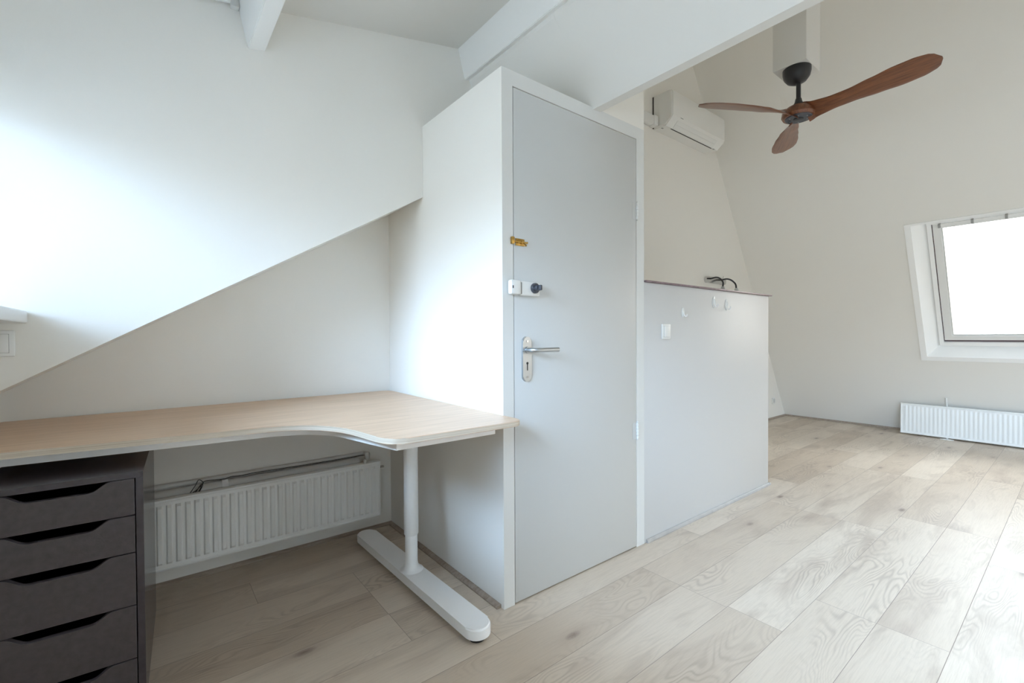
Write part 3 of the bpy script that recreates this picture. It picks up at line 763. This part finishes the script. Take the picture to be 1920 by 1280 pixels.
for k in range(6):
    a = math.radians(60*k+20)
    lathe('screw', [(0.0035, -0.0225), (0.0035, -0.019)], (0.055*math.cos(a), 0.055*math.sin(a), 0), M_['grey'], cp, 'Z', 10)
lathe('hub', [(0.060, -0.016), (0.088, -0.014), (0.096, 0.0), (0.092, 0.026), (0.070, 0.050), (0.038, 0.060)], (0, 0, 0), M_['fan'], fan, 'Z', 48)
def blade(ang, R, tipz):
    """carved propeller blade along +x, later turned to its angle"""
    bm = bmesh.new(); NS_, NC = 34, 14; rings = []
    for i in range(NS_+1):
        s = i/NS_; x = 0.045 + (R-0.045)*s
        # chord along the length
        ks = [(0.0, 0.125), (0.08, 0.098), (0.2, 0.094), (0.36, 0.118), (0.55, 0.152), (0.72, 0.174), (0.86, 0.168), (0.94, 0.136), (0.98, 0.092), (0.993, 0.058), (1.0, 0.018)]
        for (a0, c0), (a1, c1) in zip(ks[:-1], ks[1:]):
            if a0 <= s <= a1:
                u = (s-a0)/(a1-a0); u = u*u*(3-2*u) if a1 < 0.9 else u; ch = c0+(c1-c0)*u
        tw = math.radians(38*(1-min(1, s/0.34))**1.3 + 15)          # twist: steep at the root
        th = 0.040*(1-s)**2 + 0.0085
        cy = 0.006 + 0.012*math.sin(math.pi*min(1, s*1.05)) - 0.012*s
        z = tipz*s**1.4 + 0.008
        ring = []
        for k in range(NC):
            a = 2*math.pi*k/NC
            px, pz = math.cos(a)*ch/2, math.sin(a)*th/2
            if s < 0.995: px = math.copysign(abs(math.cos(a))**0.8, math.cos(a))*ch/2
            y_ = cy + px*math.cos(tw) - pz*math.sin(tw); z_ = z - px*math.sin(tw) + pz*math.cos(tw)
            ring.append(bm.verts.new((x, y_, z_)))
        rings.append(ring)
    for a, b in zip(rings[:-1], rings[1:]):
        for k in range(NC): bm.faces.new((a[k], a[(k+1) % NC], b[(k+1) % NC], b[k]))
    bm.faces.new(rings[0][::-1]); bm.faces.new(rings[-1])
    o = link('blade', bm, M_['fan'], fan, smooth=True); o.rotation_euler = (0, 0, math.radians(ang)); return o
blade(-97, 0.70, 0.0); blade(-207, 0.70, 0.0); blade(-331, 0.655, 0.0)

# ------------------------------------------------------------------ air conditioner
ax0, ax1 = 3.705, 4.66
ac = thing('air_conditioner', 'white wall air conditioner high in the far corner', 'air conditioner', (4.18, YG, 3.02))
prof = [(0.0, -0.005), (-0.128, -0.010), (-0.190, 0.046), (-0.206, 0.066), (-0.207, 0.27), (-0.195, 0.290), (-0.165, 0.300), (0.0, 0.300)]
bm = bmesh.new()
prismo(bm, [Vector((ax0-4.18, y-0.001, z)) for y, z in prof], (ax1-ax0, 0, 0))
bmesh.ops.bevel(bm, geom=[e_ for e_ in bm.edges if abs(e_.verts[0].co.x-e_.verts[1].co.x) < 1e-4 and min(v.co.y for v in e_.verts) < -0.03], offset=0.012, segments=3, affect='EDGES')
link('body', bm, M_['ac'], ac, smooth=True)
def facet(bm, x0, x1, a, b, lift, thick):
    """thin plate on the underside between profile points a and b"""
    A = Vector((0, a[0], a[1])); B = Vector((0, b[0], b[1])); n = Vector((0, (B-A).z, -(B-A).y)).normalized()
    if n.z > 0: n = -n
    prismo(bm, [Vector((x0, 0, 0))+A+n*lift, Vector((x1, 0, 0))+A+n*lift, Vector((x1, 0, 0))+B+n*lift, Vector((x0, 0, 0))+B+n*lift], n*thick)
bm = bmesh.new(); facet(bm, -0.36, 0.36, (-0.131, -0.0073), (-0.160, 0.0189), 0.001, 0.003); facet(bm, -0.36, 0.36, (-0.1612, 0.020), (-0.188, 0.0442), 0.001, 0.003)
fl = link('louvre_flap', bm, M_['plastic'], ac)
bm = bmesh.new(); facet(bm, -0.37, 0.36, (-0.118, -0.010), (-0.127, -0.0105), 0.0005, 0.002); link('air_slot', bm, M_['slot'], ac)
bm = bmesh.new(); facet(bm, 0.385, 0.41, (-0.12, -0.010), (-0.135, -0.0105), 0.0005, 0.001)
link('small_symbol', bm, M_['grey'], ac)
bm = bmesh.new(); facet(bm, -0.45, -0.425, (-0.07, -0.008), (-0.085, -0.0085), 0.0005, 0.001)
link('small_symbol', bm, M_['grey'], ac)
box('badge', -0.345, -0.30, -0.2085, -0.2068, 0.062, 0.068, M_['grey'], ac)
box('back_gap', ax0-4.18-0.002, ax0-4.18+0.004, -0.012, -0.0005, 0.0, 0.292, M_['slot'], ac)
pt = thing('pipe_trunking', 'white plastic trunking running to the air conditioner', 'trunking', (2.9, YG, 3.02))
box('cover', -0.86, 0.74, -0.062, -0.0005, 0.008, 0.088, M_['plastic'], pt, bevel=0.008)
box('end_collar', 0.735, 0.80, -0.070, -0.0005, 0.002, 0.094, M_['plastic'], pt, bevel=0.010)

# ------------------------------------------------------------------ reading lamp behind the partition
lp = thing('reading_lamp', 'chrome wall lamp with two bent gooseneck arms above the partition', 'lamp', (4.83, YG, 1.685))
bm = bmesh.new(); hw = 0.034
pts = [Vector((0.175+hw*math.cos(a), 0, hw*math.sin(a))) for a in [-math.pi/2+math.pi*k/12 for k in range(13)]] + [Vector((-0.175+hw*math.cos(a), 0, hw*math.sin(a))) for a in [math.pi/2+math.pi*k/12 for k in range(13)]]
prismo(bm, [p+Vector((0, -0.001, 0)) for p in pts], (0, -0.03, 0)); link('back_plate', bm, M_['chrome'], lp, smooth=True)
for xs_, dirx in ((-0.12, -0.06), (0.10, 0.0)):
    top = Vector((xs_, -0.03, 0.012))
    arm = tube('gooseneck', spline([top, (xs_+dirx*0.15, -0.09, 0.018), (xs_+dirx*0.4, -0.14, 0.0), (xs_+dirx*0.8, -0.185, -0.045), (xs_+dirx*1.2, -0.195, -0.095)], 6), 0.0085, M_['black'], lp)
    bm = bmesh.new(); latheo(bm, [(0.012, 0.0), (0.020, -0.018), (0.030, -0.055), (0.031, -0.075)], (xs_+dirx*1.2, -0.195, -0.090), 'Z', 24)
    link('lamp_head', bm, M_['alu'], lp, smooth=True)
tube('switch_lever', [(0.155, -0.02, 0.030), (0.172, -0.02, 0.060)], 0.003, M_['chrome'], lp, n=8)

# ------------------------------------------------------------------ switches, sockets, hook, pale marks
def switch(name, label, cx, y, cz, w, h, parent_group=None):
    t = thing(name, label, 'switch', (cx, y, cz))
    box('cover_plate', -w/2, w/2, -0.010, -0.0005, -h/2, h/2, M_['plastic'], t, bevel=0.004)
    box('shadow_line', -w*0.345, w*0.345, -0.0108, -0.0098, -h*0.365, h*0.365, M_['grey'], t, bevel=0.0)
    box('rocker', -w*0.335, w*0.335, -0.014, -0.0105, -h*0.355, h*0.355, M_['plastic'], t, bevel=0.0015)
    return t
switch('light_switch', 'white rocker light switch on the glossy half-height partition', 2.222, YC, 1.117, 0.080, 0.084)
switch('light_switch', 'white rocker light switch under the window sill at the left edge', -0.376, Yu, 1.083, 0.082, 0.082)
sk = thing('wall_socket', 'white wall socket near the floor in the far corner', 'socket', (6.34, YG, 0.235))
box('cover_plate', -0.04, 0.04, -0.010, -0.0005, -0.04, 0.04, M_['plastic'], sk, bevel=0.003)
box('socket_insert', -0.024, 0.024, -0.018, -0.009, -0.024, 0.024, M_['pipe'], sk, bevel=0.003)
hk = thing('adhesive_hook', 'white oval adhesive hook above the partition light switch', 'hook', (2.397, YC, 1.228))
bm = bmesh.new(); latheo(bm, [(0.027, -0.0005), (0.027, -0.004), (0.024, -0.006)], (0, 0, 0), 'Y', 28, 0.42, 1.0); link('backing_plate', bm, M_['plastic'], hk, smooth=True)
tube('hook_arm', spline([(0, -0.005, 0.004), (0, -0.010, -0.014), (0.002, -0.016, -0.024), (0.002, -0.024, -0.022), (0.002, -0.027, -0.012)], 5), 0.0035, M_['plastic'], hk, n=10)
for cx_, cz_, lab in ((2.745, 1.300, 'unidentified pale mark below the capping built as a hook shape, left of two'), (2.905, 1.290, 'unidentified pale mark below the capping built as a hook shape, right of two')):  # translucent hook shapes stand in for two pale marks of unknown kind
    c = thing('pale_mark', lab, 'hook', (cx_, YC, cz_), group='pale marks under the partition capping')
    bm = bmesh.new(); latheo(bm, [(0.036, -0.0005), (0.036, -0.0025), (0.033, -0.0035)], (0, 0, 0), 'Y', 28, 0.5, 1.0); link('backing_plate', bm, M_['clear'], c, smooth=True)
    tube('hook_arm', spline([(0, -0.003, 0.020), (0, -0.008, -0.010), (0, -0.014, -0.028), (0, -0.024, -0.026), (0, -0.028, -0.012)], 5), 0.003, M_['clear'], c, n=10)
